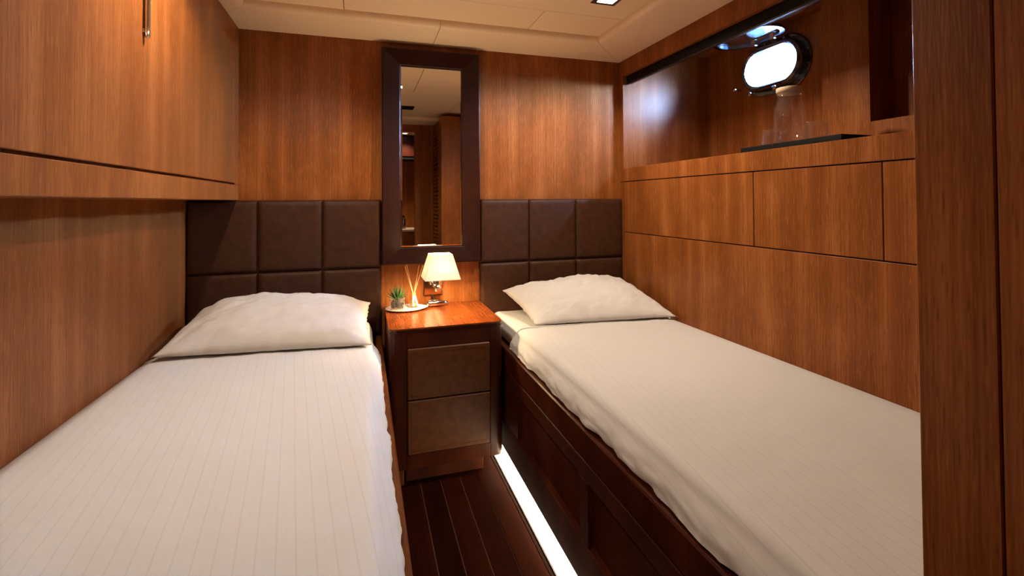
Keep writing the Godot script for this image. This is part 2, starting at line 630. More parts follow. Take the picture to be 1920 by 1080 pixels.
# ==================================================================== overhead cabinet
func build_overhead_cabinet() -> void:
	var t := thing("overhead_cabinet", Vector3(-0.66, 1.194, 1.2), "long veneered overhead cabinet with chrome handle above the left hand berth", "cabinet")
	var e := DOOR_Z - 0.002
	boxed("body", M.teak_b, t, Vector3(ROOM_L, 1.194, 0.001), Vector3(CAB_X - 0.02, RING - 0.001, e), 0.001)
	boxed("bottom_rail", M.teak_c, t, Vector3(CAB_X - 0.0195, 1.194, 0.001), Vector3(CAB_X, 1.2635, e), 0.0015)
	boxed("stile", M.teak_c, t, Vector3(CAB_X - 0.0195, 1.265, 0.001), Vector3(CAB_X - 0.0006, RING - 0.001, 0.069), 0.0008)
	var d := boxed("door", M.teak_b, t, Vector3(CAB_X - 0.0195, 1.2715, 0.0705), Vector3(CAB_X, RING - 0.001, 1.95), 0.0015)
	boxed("door", M.teak, t, Vector3(CAB_X - 0.0195, 1.2715, 1.954), Vector3(CAB_X, RING - 0.001, e), 0.0015)
	# chrome bar handle
	var st := nst(true)
	var hx := CAB_X + 0.009
	var y0 := 1.62
	var y1 := 1.83
	tube(st, [Vector3(hx, y0 + 0.004, 1.012), Vector3(hx, y0 + 0.03, 1.012), Vector3(hx, (y0 + y1) / 2, 1.012), Vector3(hx, y1, 1.012)], 0.0065, 12)
	lathe(st, Vector3(hx, y0 + 0.004, 1.012), [Vector2(0.0, -0.007), Vector2(0.0045, -0.005), Vector2(0.0066, 0.0)], 12)
	commit(st, "handle", M.chrome, d, "chrome bar handle")
	for y in [y0 + 0.018, y1 - 0.018]:
		st = nst(true)
		tube(st, [Vector3(CAB_X - 0.001, y, 1.012), Vector3(hx, y, 1.012)], 0.005, 10)
		commit(st, "handle_post", M.chrome, d)


# ==================================================================== wardrobe beside the doorway
func build_wardrobe() -> void:
	var t := thing("wardrobe", Vector3(1.05, 0.0, 2.36), "tall veneered wardrobe standing at the foot of the right hand berth", "wardrobe")
	var zg := 2.5 - WARD_X / 1.92
	boxed("body", M.teak_b, t, Vector3(WARD_X + 0.018, 0.001, WARD_Z + 0.001), Vector3(ROOM_R - 0.001, RING - 0.001, DOOR_Z - 0.001), 0.001)
	boxed("corner_post", M.teak_c, t, Vector3(WARD_X, 0.001, WARD_Z), Vector3(WARD_X + 0.018, RING - 0.001, zg - 0.0006), 0.0015)
	boxed("side_panel", M.teak_b, t, Vector3(WARD_X + 0.001, 0.001, zg + 0.0006), Vector3(WARD_X + 0.018, RING - 0.001, 2.235), 0.0015)
	# louvred door
	var d := boxed("louvre_door", M.teak_c, t, Vector3(WARD_X + 0.012, 0.05, 2.238), Vector3(WARD_X + 0.0175, RING - 0.03, DOOR_Z - 0.004), 0.001)
	boxed("door_stile", M.teak_c, d, Vector3(WARD_X, 0.05, 2.238), Vector3(WARD_X + 0.012, RING - 0.03, 2.275), 0.001)
	boxed("door_stile", M.teak_c, d, Vector3(WARD_X, 0.05, DOOR_Z - 0.042), Vector3(WARD_X + 0.012, RING - 0.03, DOOR_Z - 0.004), 0.001)
	for k in 44:
		var y := 0.16 + k * 0.039
		var st := nst()
		prism(st, Vector3(WARD_X, y, 2.276), Vector3.RIGHT, Vector3.UP, Vector3.BACK * (DOOR_Z - 0.043 - 2.276), [Vector2(-0.007, 0.0), Vector2(0.012, 0.028), Vector2(0.012, 0.034), Vector2(-0.007, 0.009)])
		commit(st, "slat", M.teak, d)


# ==================================================================== lobby seen in the mirror
func build_lobby() -> void:
	var w := setting("wall_lobby", "dark veneered lobby walls beyond the doorway")
	boxed("veneer", M.teak, w, Vector3(-0.9, 0, 3.75), Vector3(1.3, 2.2, 3.85))
	boxed("veneer", M.teak_b, w, Vector3(-0.9, 0, DOOR_Z + 0.1), Vector3(-0.5, 2.2, 3.75))
	boxed("veneer", M.teak_b, w, Vector3(0.72, 0, DOOR_Z + 0.1), Vector3(1.3, 2.2, 3.75))
	boxed("lobby_ceiling", M.cream, w, Vector3(-0.9, 2.0, DOOR_Z + 0.1), Vector3(1.3, 2.2, 3.85))
	var v := thing("vanity_unit", Vector3(0.25, 0.0, 3.55), "pale topped vanity unit in the lobby, seen in the mirror", "vanity")
	boxed("body", M.teak_c, v, Vector3(-0.2, 0.001, 3.35), Vector3(0.715, 0.83, 3.749), 0.002)
	boxed("worktop", M.cream, v, Vector3(-0.22, 0.831, 3.32), Vector3(0.718, 0.86, 3.749), 0.004)
	var c := thing("wall_cabinet", Vector3(0.25, 1.72, 3.65), "dark wall cabinet above the lobby vanity, seen in the mirror", "cabinet")
	boxed("body", M.dark, c, Vector3(-0.2, 1.74, 3.5), Vector3(0.715, 1.99, 3.749), 0.002)
	boxed("lower_shelf", M.black, c, Vector3(-0.2, 1.70, 3.48), Vector3(0.715, 1.72, 3.749), 0.002)
	boxed("shelf_bracket", M.black, c, Vector3(0.70, 1.719, 3.6), Vector3(0.715, 1.741, 3.749), 0.001)
	var b := thing("soap_bottle", Vector3(0.46, 0.86, 3.45), "dark cylindrical bottle on the lobby vanity, seen in the mirror", "bottle")
	var st := nst(true)
	lathe(st, Vector3(0.46, 0.8605, 3.45), [Vector2(0, 0), Vector2(0.022, 0), Vector2(0.024, 0.01), Vector2(0.024, 0.11), Vector2(0.014, 0.125), Vector2(0.014, 0.14)], 18)
	commit(st, "body", M.steel, b)
	st = nst(true)
	lathe(st, Vector3(0.46, 1.0005, 3.45), [Vector2(0.014, 0), Vector2(0.015, 0.002), Vector2(0.015, 0.018), Vector2(0, 0.02)], 16)
	commit(st, "cap", M.black, b)


# ==================================================================== downlights
func downlight(at: Vector3, label: String, energy: float, angle: float, col: Color) -> void:
	var t := thing("downlight", at, label, "downlight", "recessed ceiling downlights")
	var h := 0.0585
	var q := 0.036
	var st := nst()
	for k in 4:   # square trim with a sloping inner reveal
		var a: float = PI / 2 * k
		var u := Vector3(cos(a), 0, sin(a))
		var v := Vector3(-sin(a), 0, cos(a))
		var o0 := at + u * h + v * h
		var o1 := at + u * h - v * h
		var i0 := at + u * (h - 0.012) + v * (h - 0.012) + Vector3.DOWN * 0.006
		var i1 := at + u * (h - 0.012) - v * (h - 0.012) + Vector3.DOWN * 0.006
		var k0 := at + u * q + v * q + Vector3.DOWN * 0.002
		var k1 := at + u * q - v * q + Vector3.DOWN * 0.002
		poly(st, [o0, o1, i1, i0], u + Vector3.DOWN)
		poly(st, [i0, i1, k1, k0], Vector3.DOWN)
	commit(st, "trim", M.bronze, t)
	boxed("diffuser", M.lit, t, at + Vector3(-q, -0.003, -q), at + Vector3(q, -0.0005, q))
	var l := SpotLight3D.new()
	l.name = "lamp"
	l.position = Vector3(0, -0.012, 0)
	l.rotation_degrees = Vector3(-90, 0, 0)
	l.spot_angle = angle
	l.spot_angle_attenuation = 0.4
	l.spot_range = 8.0
	l.spot_attenuation = 2.0
	l.light_color = col
	l.light_energy = energy
	l.light_size = 0.03
	l.shadow_enabled = true
	t.add_child(l)


func build_downlights() -> void:
	var warm := Color(1.0, 0.925, 0.83)
	downlight(Vector3(0.985, CEIL - 0.0005, 0.71), "square bronze downlight in the ceiling above the right hand berth", 1.55, 76.0, warm)
	downlight(Vector3(-0.30, CEIL - 0.0005, 1.02), "square bronze downlight beside the overhead cabinet", 1.05, 76.0, warm)
	# dark air vent by the doorway, seen in the mirror
	var va := Vector3(0.37, CEIL - 0.0005, 1.9)
	var vt := thing("ceiling_vent", va, "small square black air vent in the ceiling by the doorway, seen in the mirror", "vent")
	for k in 4:
		var hx := 0.06 if k % 2 else 0.006
		var hz := 0.006 if k % 2 else 0.06
		var off := Vector3([-0.054, 0.0, 0.054, 0.0][k], 0, [0.0, -0.054, 0.0, 0.054][k])
		boxed("frame", M.black, vt, va + off + Vector3(-hx, -0.012, -hz), va + off + Vector3(hx, -0.0005, hz), 0.002)
	for k in 6:
		boxed("slat", M.black, vt, va + Vector3(-0.048, -0.009, -0.043 + k * 0.017), va + Vector3(0.048, -0.0005, -0.036 + k * 0.017), 0.001)
	# round one in the lobby
	var at := Vector3(0.47, 1.9995, 3.35)
	var t := thing("lobby_downlight", at, "small round downlight in the lobby ceiling, seen in the mirror", "downlight")
	var st := nst(true)
	lathe(st, at, [Vector2(0.045, 0.0), Vector2(0.04, -0.006), Vector2(0.03, -0.002)], 24)
	commit(st, "trim", M.chrome, t)
	st = nst(true)
	lathe(st, at, [Vector2(0.03, -0.0025), Vector2(0.0, -0.003)], 24)
	commit(st, "diffuser", M.lit, t)
	var l := SpotLight3D.new()
	l.name = "lamp"
	l.position = Vector3(0, -0.012, 0)
	l.rotation_degrees = Vector3(-90, 0, 0)
	l.spot_angle = 60.0
	l.spot_angle_attenuation = 0.7
	l.spot_range = 6.0
	l.spot_attenuation = 2.0
	l.light_color = warm
	l.light_energy = 0.8
	l.light_size = 0.03
	l.shadow_enabled = true
	t.add_child(l)


# ==================================================================== headboards
func cushion(x0: float, x1: float, y0: float, y1: float, z0: float, z1: float) -> SurfaceTool:
	# padded square: rounded edge and a faint swell
	var st := nst(true)
	var nx := 14
	var ny := 14
	var g := []
	for i in nx + 1:
		var row := []
		for j in ny + 1:
			var u := -1.0 + 2.0 * i / nx
			var v := -1.0 + 2.0 * j / ny
			# denser near the edges
			var su := signf(u) * (1.0 - pow(1.0 - absf(u), 1.9))
			var sv := signf(v) * (1.0 - pow(1.0 - absf(v), 1.9))
			var dx := (1.0 - absf(su)) * (x1 - x0) * 0.5
			var dy := (1.0 - absf(sv)) * (y1 - y0) * 0.5
			var r := 0.012
			var fx := sqrt(maxf(0.0, 1.0 - pow(maxf(0.0, 1.0 - dx / r), 2.0)))
			var fy := sqrt(maxf(0.0, 1.0 - pow(maxf(0.0, 1.0 - dy / r), 2.0)))
			var z := z0 + (z1 - z0 - 0.004) * fx * fy + 0.004 * (1.0 - su * su) * (1.0 - sv * sv)
			row.append(Vector3((x0 + x1) * 0.5 + su * (x1 - x0) * 0.5, (y0 + y1) * 0.5 + sv * (y1 - y0) * 0.5, z))
		g.append(row)
	sheet(st, g, true)
	return st


func build_headboards() -> void:
	var sets := [
		[[-0.758, -0.471, -0.1906, 0.0835], "brown leather headboard of padded squares at the head of the left hand berth"],
		[[0.588, 0.8637, 1.143, 1.4385], "brown leather headboard of padded squares at the head of the right hand berth"],
	]
	for s in sets:
		var xs: Array = s[0]
		var t := thing("headboard", Vector3((xs[0] + xs[-1]) * 0.5, 0.1, 0.01), s[1], "headboard", "padded leather headboards")
		boxed("backing", M.dark, t, Vector3(xs[0], 0.1, 0.0005), Vector3(xs[-1], 1.188, 0.012))
		for k in xs.size() - 1:
			for y in [[0.857, 1.193], [0.521, 0.855], [0.185, 0.519]]:
				commit(cushion(xs[k] + 0.001, xs[k + 1] - 0.001, y[0] + 0.001, y[1], 0.011, 0.034), "cushion", M.leather, t)


# ==================================================================== mirror
func build_mirror() -> void:
	var x0 := 0.0865
	var x1 := 0.5855
	var y0 := 0.868
	var y1 := 1.957
	var fw := 0.091
	var t := thing("wall_mirror", Vector3(0.336, y0, 0.0), "tall wall mirror in a wide dark leather frame above the bedside cabinet", "mirror")
	var ix0 := x0 + fw
	var ix1 := x1 - fw
	var iy0 := y0 + fw * 0.9
	var iy1 := y1 - fw * 0.9
	# mitred rails: outer edge proud, face sloping in to the glass
	var o := [Vector2(x0, y0), Vector2(x1, y0), Vector2(x1, y1), Vector2(x0, y1)]
	var i := [Vector2(ix0, iy0), Vector2(ix1, iy0), Vector2(ix1, iy1), Vector2(ix0, iy1)]
	var names := ["bottom_rail", "side_rail", "top_rail", "side_rail"]
	var outs := [Vector3.DOWN, Vector3.RIGHT, Vector3.UP, Vector3.LEFT]
	for k in 4:
		var n := (k + 1) % 4
		var st := nst()
		var secs := []
		for e in [k, n]:
			var a: Vector2 = o[e]
			var b: Vector2 = i[e]
			var l1 := a.lerp(b, 0.06)
			var l2 := a.lerp(b, 0.95)
			var sec := []
			for q in [[a, 0.0005], [a, 0.041], [l1, 0.0455], [l2, 0.031], [b, 0.028], [b, 0.0005]]:
				sec.append(Vector3(q[0].x, q[0].y, q[1]))
			secs.append(sec)
		var dirs := [outs[k], outs[k] + Vector3.BACK, Vector3.BACK, Vector3.BACK - outs[k], -outs[k], Vector3.FORWARD]
		for s in 6:
			var e := (s + 1) % 6
			poly(st, [secs[0][s], secs[1][s], secs[1][e], secs[0][e]], dirs[s])
		commit(st, names[k], M.leather_frame, t)
	# glass with a narrow bevel
	var zf := 0.0225
	var bw := 0.009
	var st := nst()
	var g0 := [Vector3(ix0, iy0, zf - 0.0025), Vector3(ix1, iy0, zf - 0.0025), Vector3(ix1, iy1, zf - 0.0025), Vector3(ix0, iy1, zf - 0.0025)]
	var g1 := [Vector3(ix0 + bw, iy0 + bw, zf), Vector3(ix1 - bw, iy0 + bw, zf), Vector3(ix1 - bw, iy1 - bw, zf), Vector3(ix0 + bw, iy1 - bw, zf)]
	poly(st, g1, Vector3.BACK)
	for k in 4:
		var n := (k + 1) % 4
		poly(st, [g0[k], g0[n], g1[n], g1[k]], Vector3.BACK)
	commit(st, "glass", M.mirror, t, "silvered mirror glass with bevelled edge")


# ==================================================================== beds
func bed_side(t: Node3D, x: float, s: float, z0: float, z1: float) -> void:
	# framed and panelled side board; s = +1 faces +x
	var a := minf(x, x - s * 0.022)
	var b := maxf(x, x - s * 0.022)
	var st := nst()
	box(st, Vector3(minf(x - s * 0.001, x - s * 0.03), 0.44, z0), Vector3(maxf(x - s * 0.001, x - s * 0.03), 0.525, z1), 0.004)
	commit(st, "top_rail", M.dark_b if s < 0 else M.ledge, t)
	# frame members
	boxed("rail", M.dark, t, Vector3(a, 0.386, z0), Vector3(b, 0.4395, z1), 0.002)
	boxed("rail", M.dark_matt, t, Vector3(a, 0.075, z0), Vector3(b, 0.205, z1), 0.003)
	var zs := [0.03, 0.585, 0.625, 1.211, 1.266, 1.852, 1.907, z1]
	for k in range(0, zs.size(), 2):
		var e := [zs[k], zs[k + 1]]
		if k == 0:
			e = [z0, 0.625]
		elif k == 2:
			e = [1.211, 1.266]
		elif k == 4:
			e = [1.852, z1]
		else:
			continue
		boxed("stile", M.dark_b, t, Vector3(a, 0.2055, e[0]), Vector3(b, 0.3855, e[1]), 0.002)
	for e in [[0.625, 1.211], [1.266, 1.852]]:
		var p := boxed("panel", M.dark, t, Vector3(minf(x - s * 0.012, x - s * 0.022), 0.2055, e[0]), Vector3(maxf(x - s * 0.012, x - s * 0.022), 0.3855, e[1]))
		# bead round the recess
		st = nst()
		var xb := x - s * 0.012
		var xf := x - s * 0.003
		var lo := Vector2(e[0], 0.2055)
		var hi := Vector2(e[1], 0.3855)
		var bw := 0.012
		var oo := [lo, Vector2(hi.x, lo.y), hi, Vector2(lo.x, hi.y)]
		var ii := [lo + Vector2(bw, bw), Vector2(hi.x - bw, lo.y + bw), hi - Vector2(bw, bw), Vector2(lo.x + bw, hi.y - bw)]
		for k in 4:
			var n := (k + 1) % 4
			poly(st, [v3(xf, oo[k]), v3(xf, oo[n]), v3(xb, ii[n]), v3(xb, ii[k])], Vector3.RIGHT * s)
		commit(st, "bead", M.dark_b, p)


func build_beds() -> void:
	var z1 := WARD_Z - 0.004
	# left berth
	var t := thing("berth", Vector3(-0.335, 0.0, 1.0), "dark wooden berth with panelled side under the overhead cabinet", "bed", "panelled berths")
	boxed("base", M.dark, t, Vector3(ROOM_L + 0.001, 0.075, 0.036), Vector3(0.0605, 0.52, z1 - 0.03), 0.002)
	boxed("plinth", M.dark, t, Vector3(ROOM_L + 0.001, 0.0005, 0.036), Vector3(0.04, 0.075, z1 - 0.03))
	bed_side(t, 0.0835, 1.0, 0.036, z1 - 0.03)
	# right berth
	t = thing("berth", Vector3(1.02, 0.0, 1.0), "dark wooden berth with panelled side below the porthole wall", "bed", "panelled berths")
	boxed("base", M.dark, t, Vector3(0.6305, 0.075, 0.036), Vector3(ROOM_R - 0.001, 0.52, z1), 0.002)
	boxed("plinth", M.dark, t, Vector3(0.665, 0.0005, 0.036), Vector3(ROOM_R - 0.001, 0.075, z1))
	bed_side(t, 0.60, -1.0, 0.036, z1)
	# mattresses and sheets
	mattress(ROOM_L + 0.002, 0.025, 1.0, z1 - 0.05, "white striped mattress on the berth under the overhead cabinet", "smooth white top sheet spread over the mattress under the overhead cabinet", 3)
	mattress(ROOM_R - 0.002, 0.655, -1.0, z1 - 0.01, "white striped mattress on the berth below the porthole wall", "cream white top sheet with hemmed edge spread over the mattress below the porthole", 5)


# xw: wall side, xf: free edge, s: +1 when the free edge lies towards +x
func bed_surface(xw: float, xf: float, s: float, z0: float, z1: float, lift: float, loose: float, sd: int) -> Array:
	var top := 0.609
	var low := 0.531
	var n := noise(2.2, sd, 3)
	var n2 := noise(7.0, sd + 1, 2)
	var half := absf(xf - xw)
	var sec := []
	for k in 25:
		sec.append([(half - 0.022) * k / 24.0, 0])
	for k in range(1, 8):
		sec.append([k / 7.0, 1])
	for k in range(1, 9):
		sec.append([k / 8.0, 2])
	var steps := 110
	var g := []
	var uv := []
	for i in steps + 1:
		var z := lerpf(z0, z1, float(i) / steps)
		var row := []
		var ur := []
		var run := 0.0
		var prev := Vector3.ZERO
		var bulge := 0.010 * n.get_noise_2d(z * 1.6, 9.0) + 0.003 * n2.get_noise_2d(z * 2.0, 4.0)
		for q in sec:
			var d := 0.0
			var y := top
			var a1 := PI / 2 * 0.83
			if q[1] == 0:
				d = q[0]
			elif q[1] == 1:
				var a: float = a1 * q[0]
				d = half - 0.022 + sin(a) * 0.03
				y = top - (1.0 - cos(a)) * 0.03
			else:
				var v: float = q[0]
				d = half - 0.022 + sin(a1) * 0.03 + (0.028 if loose > 0.0 else 0.013) * sin(v * PI * 0.55) + (bulge + 0.007 * n2.get_noise_2d(z * 1.4, v * 1.2 + 7.0)) * v * loose
				y = lerpf(top - (1.0 - cos(a1)) * 0.03, low + 0.004 * n.get_noise_2d(z * 3.0, 40.0), v)
			var e := clampf((half - d) / 0.06, 0.0, 1.0) * clampf(d / 0.05, 0.0, 1.0)
			y += e * (0.004 * n.get_noise_2d(d * 2.0, z * 1.2) + 0.0022 * n2.get_noise_2d(d * 2.0 + z * 1.5, z * 1.2))
			if q[1] == 0 and d < 0.05:
				y -= 0.012 * pow(1.0 - d / 0.05, 2.0)
			if z < 0.08:
				y -= 0.02 * pow((0.08 - z) / 0.044, 2.0) * (1.0 if q[1] < 2 else 1.0 - q[0])
			y += lift * (1.0 if q[1] == 0 else 1.0 - 0.6 * q[0] if q[1] == 1 else 0.4 * (1.0 - q[0]))
			d += lift * (0.0 if q[1] == 0 else q[0] if q[1] == 1 else 1.0)
			var p := Vector3(xw + s * d, y, z)
			if row.size() > 0:
				run += p.distance_to(prev)
			prev = p
			row.append(p)
			ur.append(Vector2((run - (z - 1.0) * 0.13) / 0.24, z / 0.24))
		g.append(row)
		uv.append(ur)
	return [g, uv]


func mattress(xw: float, xf: float, s: float, z1: float, label: String, label2: String, sd: int) -> void:
	var zh := 0.47 if s < 0 else 0.44        # head edge of the top sheet
	var t := thing("mattress", Vector3((xw + xf) * 0.5, 0.531, 1.0), label, "mattress", "mattresses on the berths")
	var r := bed_surface(xw, xf, s, 0.037, z1, -0.003, 0.0, sd)
	var g: Array = r[0]
	var st := nst(true)
	sheet(st, g, s > 0, r[1])
	st.set_smooth_group(-1)
	st.set_uv(Vector2.ZERO)
	for i in g.size() - 1:                   # underside and wall side
		var a: Vector3 = g[i][-1]
		var b: Vector3 = g[i + 1][-1]
		var c := Vector3(xw, 0.531, b.z)
		var d := Vector3(xw, 0.531, a.z)
		poly(st, [a, b, c, d], Vector3.DOWN)
		poly(st, [d, c, g[i + 1][0], g[i][0]], Vector3.LEFT * s)
	for e in [0, g.size() - 1]:
		var pts: Array = g[e].duplicate()
		pts.append(Vector3(xw, 0.531, pts[0].z))
		poly(st, pts, Vector3.FORWARD if e == 0 else Vector3.BACK)
	commit(st, "cover", M.linen, t)
	# top sheet: a thin cloth over it
	t = thing("bed_sheet", Vector3((xw + xf) * 0.5, 0.61, 1.2), label2, "sheet", "top sheets on the berths")
	var ra := bed_surface(xw, xf, s, zh, z1 - 0.004, 0.0045, 1.0, sd)
	var rb := bed_surface(xw, xf, s, zh, z1 - 0.004, 0.0025, 1.0, sd)
	var ga: Array = ra[0]
	var gb: Array = rb[0]
	st = nst(true)
	sheet(st, ga, s > 0, ra[1])
	sheet(st, gb, s < 0, rb[1])
	st.set_smooth_group(-1)
	for i in ga.size() - 1:
		poly(st, [ga[i][-1], ga[i + 1][-1], gb[i + 1][-1], gb[i][-1]], Vector3.DOWN)
		poly(st, [ga[i][0], ga[i + 1][0], gb[i + 1][0], gb[i][0]], Vector3.LEFT * s)
	for e in [0, ga.size() - 1]:
		for j in ga[e].size() - 1:
			poly(st, [ga[e][j], ga[e][j + 1], gb[e][j + 1], gb[e][j]], Vector3.FORWARD if e == 0 else Vector3.BACK)
	commit(st, "cloth", M.linen, t)
	st = nst(true)
	var hem := []
	for p in ga[0]:
		hem.append(p + Vector3(s * 0.0008, 0.0012, 0.0))
	tube(st, hem, 0.0036, 6)
	commit(st, "hem", M.pillow, t, "rolled white hem")


# ==================================================================== pillows
func pillow(label: String, fl: Vector3, fr: Vector3, br: Vector3, bl: Vector3, thick: float, sd: int, rest: float) -> void:
	var mid := (fl + fr + br + bl) * 0.25
	var t := thing("pillow", Vector3(mid.x, rest, mid.z), label, "pillow", "white pillows on the berths")
	var n := noise(1.3, sd, 3)
	var nw := noise(3.2, sd + 5, 3)
	var nu := 56
	var nv := 40
	for side in 2:
		pass
	var st := nst(true)
	for side in [1.0, -1.0]:
		var g := []
		for i in nu + 1:
			var row := []
			for j in nv + 1:
				var u := -1.0 + 2.0 * i / nu
				var v := -1.0 + 2.0 * j / nv
				u = sin(u * PI / 2) * 0.35 + u * 0.65
				v = sin(v * PI / 2) * 0.35 + v * 0.65
				# edges drawn in between the corners
				var pu := u * (1.0 - 0.045 * (1.0 - v * v))
				var pv := v * (1.0 - 0.075 * (1.0 - u * u))
				var a := (pu + 1.0) * 0.5
				var b := (pv + 1.0) * 0.5
				var p := fl.lerp(fr, a).lerp(bl.lerp(br, a), b)
				var body := pow(maxf(0.0, 1.0 - pow(absf(u), 2.6)), 0.62) * pow(maxf(0.0, 1.0 - pow(absf(v), 2.4)), 0.62)
				var edge := 1.0 - maxf(absf(u), absf(v))
				var wr := 0.010 * n.get_noise_2d(u * 1.2, v * 1.2) + 0.018 * (absf(nw.get_noise_2d(u * 0.6 - v * 0.9, v * 0.5 + u * 0.4)) - 0.25)
				var h := thick * body * (0.74 if side > 0 else 0.3) + wr * clampf(edge * 5.0, 0.0, 1.0) * (1.0 if side > 0 else 0.2)
				p.y += h * side
				p += Vector3(0.006 * nw.get_noise_2d(v * 2.0, 3.0), 0.0, 0.006 * nw.get_noise_2d(u * 2.0, 8.0)) * (1.0 - clampf(edge * 6.0, 0.0, 1.0))
				p.y = maxf(p.y, rest + 0.0005)
				row.append(p)
			g.append(row)
		sheet(st, g, side > 0)
	commit(st, "pillowcase", M.pillow, t)


func build_pillows() -> void:
	var r := 0.6185
	pillow("plump white pillow on the berth under the overhead cabinet", Vector3(-0.722, 0.633, 0.485), Vector3(0.03, 0.6235, 0.54), Vector3(0.03, 0.70, 0.09), Vector3(-0.675, 0.715, 0.09), 0.155, 21, r)
	pillow("cream white pillow on the berth below the porthole", Vector3(0.735, 0.6245, 0.465), Vector3(1.43, 0.625, 0.54), Vector3(1.385, 0.745, 0.085), Vector3(0.685, 0.72, 0.10), 0.125, 44, r)


# ==================================================================== bedside cabinet
func rounded_rect(x0: float, x1: float, z0: float, z1: float, r: float) -> Array:
	# only the two front corners are rounded
	var o := [Vector2(x0, z0)]
	o.append(Vector2(x1, z0))
	for k in 9:
		var a := PI / 2 * k / 8.0
		o.append(Vector2(x1 - r + r * cos(a), z1 - r + r * sin(a)))
	for k in 9:
		var a := PI / 2 * k / 8.0
		o.append(Vector2(x0 + r - r * sin(a), z1 - r + r * cos(a)))
	return o


func build_nightstand() -> void:
	var x0 := 0.098
	var x1 := 0.586
	var zf := 0.462
	var t := thing("bedside_cabinet", Vector3(0.342, 0.0, 0.23), "dark wooden bedside cabinet with two leather fronted drawers between the berths", "cabinet")
	# carcass with rounded front corners: back block plus face frame
	var st := nst()
	prism(st, Vector3(0, 0.0745, 0), Vector3.RIGHT, Vector3.BACK, Vector3.UP * 0.563, rounded_rect(x0 + 0.002, x1 - 0.002, 0.001, zf - 0.022, 0.02))
	commit(st, "carcass", M.dark, t)
	var dx0 := 0.172
	var dx1 := 0.5265
	var dy0 := 0.134
	var dy1 := 0.570
	for s in [0, 1]:
		st = nst()
		var o := []
		var r := 0.03
		if s == 0:
			o = [Vector2(dx0 - 0.002, zf), Vector2(dx0 - 0.002, zf - 0.0225), Vector2(x0 + 0.002, zf - 0.0425), Vector2(x0 + 0.0005, zf - r)]
			for k in range(1, 8):
				var a := PI / 2 * k / 8.0
				o.append(Vector2(x0 + r - r * cos(a), zf - r + r * sin(a)))
			o.append(Vector2(x0 + r, zf))
		else:
			o = [Vector2(dx1 + 0.002, zf), Vector2(dx1 + 0.002, zf - 0.0225), Vector2(x1 - 0.002, zf - 0.0425), Vector2(x1 - 0.0005, zf - r)]
			for k in range(1, 8):
				var a := PI / 2 * k / 8.0
				o.append(Vector2(x1 - r + r * cos(a), zf - r + r * sin(a)))
			o.append(Vector2(x1 - r, zf))
		prism(st, Vector3(0, 0.0745, 0), Vector3.RIGHT, Vector3.BACK, Vector3.UP * 0.563, o)
		commit(st, "stile", M.dark_b, t)
	boxed("rail", M.dark_b, t, Vector3(dx0 - 0.0015, dy1 + 0.002, zf - 0.0215), Vector3(dx1 + 0.0015, 0.637, zf - 0.0005), 0.001)
	boxed("rail", M.dark_b, t, Vector3(dx0 - 0.0015, 0.0745, zf - 0.0215), Vector3(dx1 + 0.0015, dy0 - 0.002, zf - 0.0005), 0.001)
	# drawers: padded leather panel with a line of stitching
	for y in [[0.359, dy1], [dy0, 0.3555]]:
		var d := boxed("drawer", M.leather_drawer, t, Vector3(dx0 + 0.001, y[0], zf - 0.021), Vector3(dx1 - 0.001, y[1], zf + 0.006), 0.004, "brown leather drawer front")
		st = nst()
		var m := 0.017
		var a := Vector2(dx0 + m, y[0] + m)
		var b := Vector2(dx1 - m, y[1] - m)
		var z := zf + 0.006
		for e in [[Vector2(a.x, a.y), Vector2(b.x, a.y)], [Vector2(a.x, b.y), Vector2(b.x, b.y)], [Vector2(a.x, a.y), Vector2(a.x, b.y)], [Vector2(b.x, a.y), Vector2(b.x, b.y)]]:
			var lo := Vector3(e[0].x - 0.0011, e[0].y - 0.0011, z - 0.0005)
			var hi := Vector3(e[1].x + 0.0011, e[1].y + 0.0011, z + 0.0008)
			box(st, lo, hi)
		commit(st, "stitching", M.ledge, d)
	# top board
	st = nst()
	prism(st, Vector3(0, 0.638, 0), Vector3.RIGHT, Vector3.BACK, Vector3.UP * 0.012, rounded_rect(x0 + 0.003, x1 - 0.003, 0.001, zf + 0.001, 0.033))
	commit(st, "top_edge", M.dark_b, t)
	st = nst()
	prism(st, Vector3(0, 0.65, 0), Vector3.RIGHT, Vector3.BACK, Vector3.UP * 0.006, rounded_rect(x0, x1, 0.001, zf + 0.004, 0.034))
	commit(st, "top", M.teak_top, t, "glossy red brown veneered top")
	# recessed foot
	boxed("plinth", M.dark, t, Vector3(0.17, 0.0005, 0.02), Vector3(0.505, 0.074, 0.415), 0.002)
	boxed("foot", M.ledge, t, Vector3(0.136, 0.0005, 0.40), Vector3(0.16, 0.074, 0.44), 0.003)


